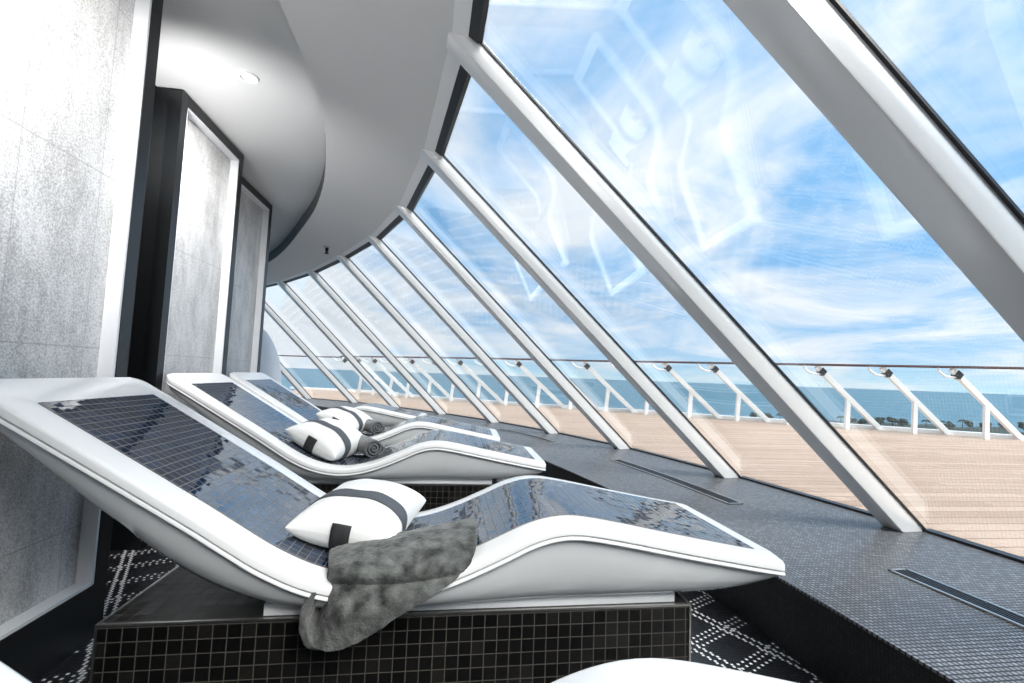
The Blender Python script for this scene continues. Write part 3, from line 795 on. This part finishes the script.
r = empty('added_sconce', -2.0, 3.05, 1.25); tag(r, 'added sconce, unseen behind the left stone panel, making the glow on the upper ceiling', 'sconce')  # unseen lamp, added to make the glow on the tray ceiling
build('bracket', MB().box(-2.2, -1.99, 3.03, 3.07, 1.22, 1.26), M['metal'], r)
build('bowl', MB().lathe([(.02, 1.2), (.06, 1.24), (.07, 1.3), (.06, 1.3), (.02, 1.23)], -1.96, 3.05, 20), M['metal'], r, smooth=40)
L_ = bpy.data.lights.new('lamp', 'SPOT'); L_.energy = 20; L_.spot_size = math.radians(120); L_.spot_blend = 1; L_.shadow_soft_size = .04
o = bpy.data.objects.new('lamp', L_); link(o, r); o.location = (.04*S, 0, .07*S); o.rotation_euler = Vector((.1, 1.0, .75)).to_track_quat('-Z', 'Y').to_euler()
def fill_uplight(x, y, z, tx, ty, tz, power):  # fill lamps added behind the camera to brighten the ceiling
    r = empty('added_uplighter', x, y, -H); tag(r, 'added slim fill uplighter behind the viewer, outside the picture', 'uplighter', 'added fill uplighters behind the viewer')
    build('stand', MB().lathe([(.16, -H), (.16, -H+.03), (.02, -H+.04), (.02, z-.12)], x, y, 20), M['darkmetal'], r, smooth=40)
    build('bowl', MB().lathe([(.03, z-.12), (.13, z-.05), (.16, z-.01), (.15, z-.01), (.03, z-.09)], x, y, 24), M['metal'], r, smooth=40)
    L = bpy.data.lights.new('lamp', 'SPOT'); L.energy = power; L.spot_size = math.radians(125); L.spot_blend = 1; L.shadow_soft_size = .1
    o = bpy.data.objects.new('lamp', L); link(o, r); o.location = (0, 0, (z+H)*S)
    o.rotation_euler = Vector((tx-x, ty-y, tz-z)).to_track_quat('-Z', 'Y').to_euler()
fill_uplight(.9, -1.2, .9, .7, .3, 2.4, 34)
fill_uplight(-.3, -2.2, .9, -.2, -.6, 2.4, 26)
sl = bpy.data.lights.new('sun', 'SUN'); sl.energy = 3.6; sl.angle = math.radians(36); sl.color = (1, .96, .90)
so = bpy.data.objects.new('sun', sl); C.objects.link(so); so.rotation_euler = Vector((-.42, .60, -.75)).to_track_quat('-Z', 'Y').to_euler()

w = bpy.data.worlds.new('World'); sc.world = w; w.use_nodes = True; nt = w.node_tree; N = nt.nodes; L = nt.links
bg = N['Background']; tc = N.new('ShaderNodeTexCoord')
sp_ = N.new('ShaderNodeSeparateXYZ'); L.new(tc.outputs['Generated'], sp_.inputs[0])
gr = N.new('ShaderNodeValToRGB'); e = gr.color_ramp.elements
e[0].position = 0.0; e[0].color = (.50, .72, .86, 1); e[1].position = 1.0; e[1].color = (.10, .30, .62, 1)
for p, c in ((.04, (.40, .61, .82, 1)), (.15, (.24, .47, .76, 1)), (.35, (.22, .45, .75, 1)), (.6, (.19, .42, .72, 1))):
    k = e.new(p); k.color = c
L.new(sp_.outputs['Z'], gr.inputs[0])
# clouds: noise on a plane projected overhead
zc = mathn(nt, 'ADD', mathn(nt, 'MAXIMUM', sp_.outputs['Z'], 0.0), .16)
cx = mathn(nt, 'DIVIDE', sp_.outputs['X'], zc); cy = mathn(nt, 'DIVIDE', sp_.outputs['Y'], zc)
cb_ = N.new('ShaderNodeCombineXYZ'); L.new(cx, cb_.inputs[0]); L.new(cy, cb_.inputs[1]); cb_.inputs[2].default_value = 3.7
n1 = N.new('ShaderNodeTexNoise'); n1.inputs['Scale'].default_value = 1.05; n1.inputs['Detail'].default_value = 10; n1.inputs['Roughness'].default_value = .60; n1.inputs['Distortion'].default_value = .5
L.new(cb_.outputs[0], n1.inputs['Vector'])
# broad weather: more cloud to the upper right and far left
lft = mathn(nt, 'MAXIMUM', mathn(nt, 'SUBTRACT', .08, sp_.outputs['X']), 0.0)
hi = mathn(nt, 'MAXIMUM', mathn(nt, 'SUBTRACT', sp_.outputs['Z'], .38), 0.0)
cloudf = mathn(nt, 'ADD', n1.outputs['Fac'], mathn(nt, 'ADD', mathn(nt, 'MULTIPLY', lft, .62), mathn(nt, 'MULTIPLY', hi, .04)))
cr = N.new('ShaderNodeValToRGB'); cr.color_ramp.elements[0].position = .40; cr.color_ramp.elements[1].position = .62
cr.color_ramp.elements[0].color = (0, 0, 0, 1); cr.color_ramp.elements[1].color = (1, 1, 1, 1)
L.new(cloudf, cr.inputs[0])
mx = N.new('ShaderNodeMix'); mx.data_type = 'RGBA'; L.new(cr.outputs[0], mx.inputs[0]); L.new(gr.outputs[0], mx.inputs[6]); mx.inputs[7].default_value = (.76, .80, .86, 1)
L.new(mx.outputs[2], bg.inputs['Color']); bg.inputs['Strength'].default_value = .9

# ------------------------------------------------------------------ camera
cam = bpy.data.cameras.new('camera'); co = bpy.data.objects.new('camera', cam); C.objects.link(co)
cam.sensor_width = 36; cam.lens = 36*460/1024; cam.clip_start = .02; cam.clip_end = 60000
Mx = [(0.989083, 0.046617, 0.139794), (-0.14275, 0.06764, 0.987445), (0.036576, -0.99662, 0.073556)]
R3 = Matrix([(r[0], -r[1], -r[2]) for r in Mx])
co.matrix_world = Matrix.Translation((0, 0, H*S)) @ R3.to_4x4()
sc.camera = co
sc.view_settings.view_transform = 'Standard'; sc.view_settings.look = 'None'
sc.view_settings.exposure = .70; sc.view_settings.gamma = 1; sc.view_settings.use_curve_mapping = False
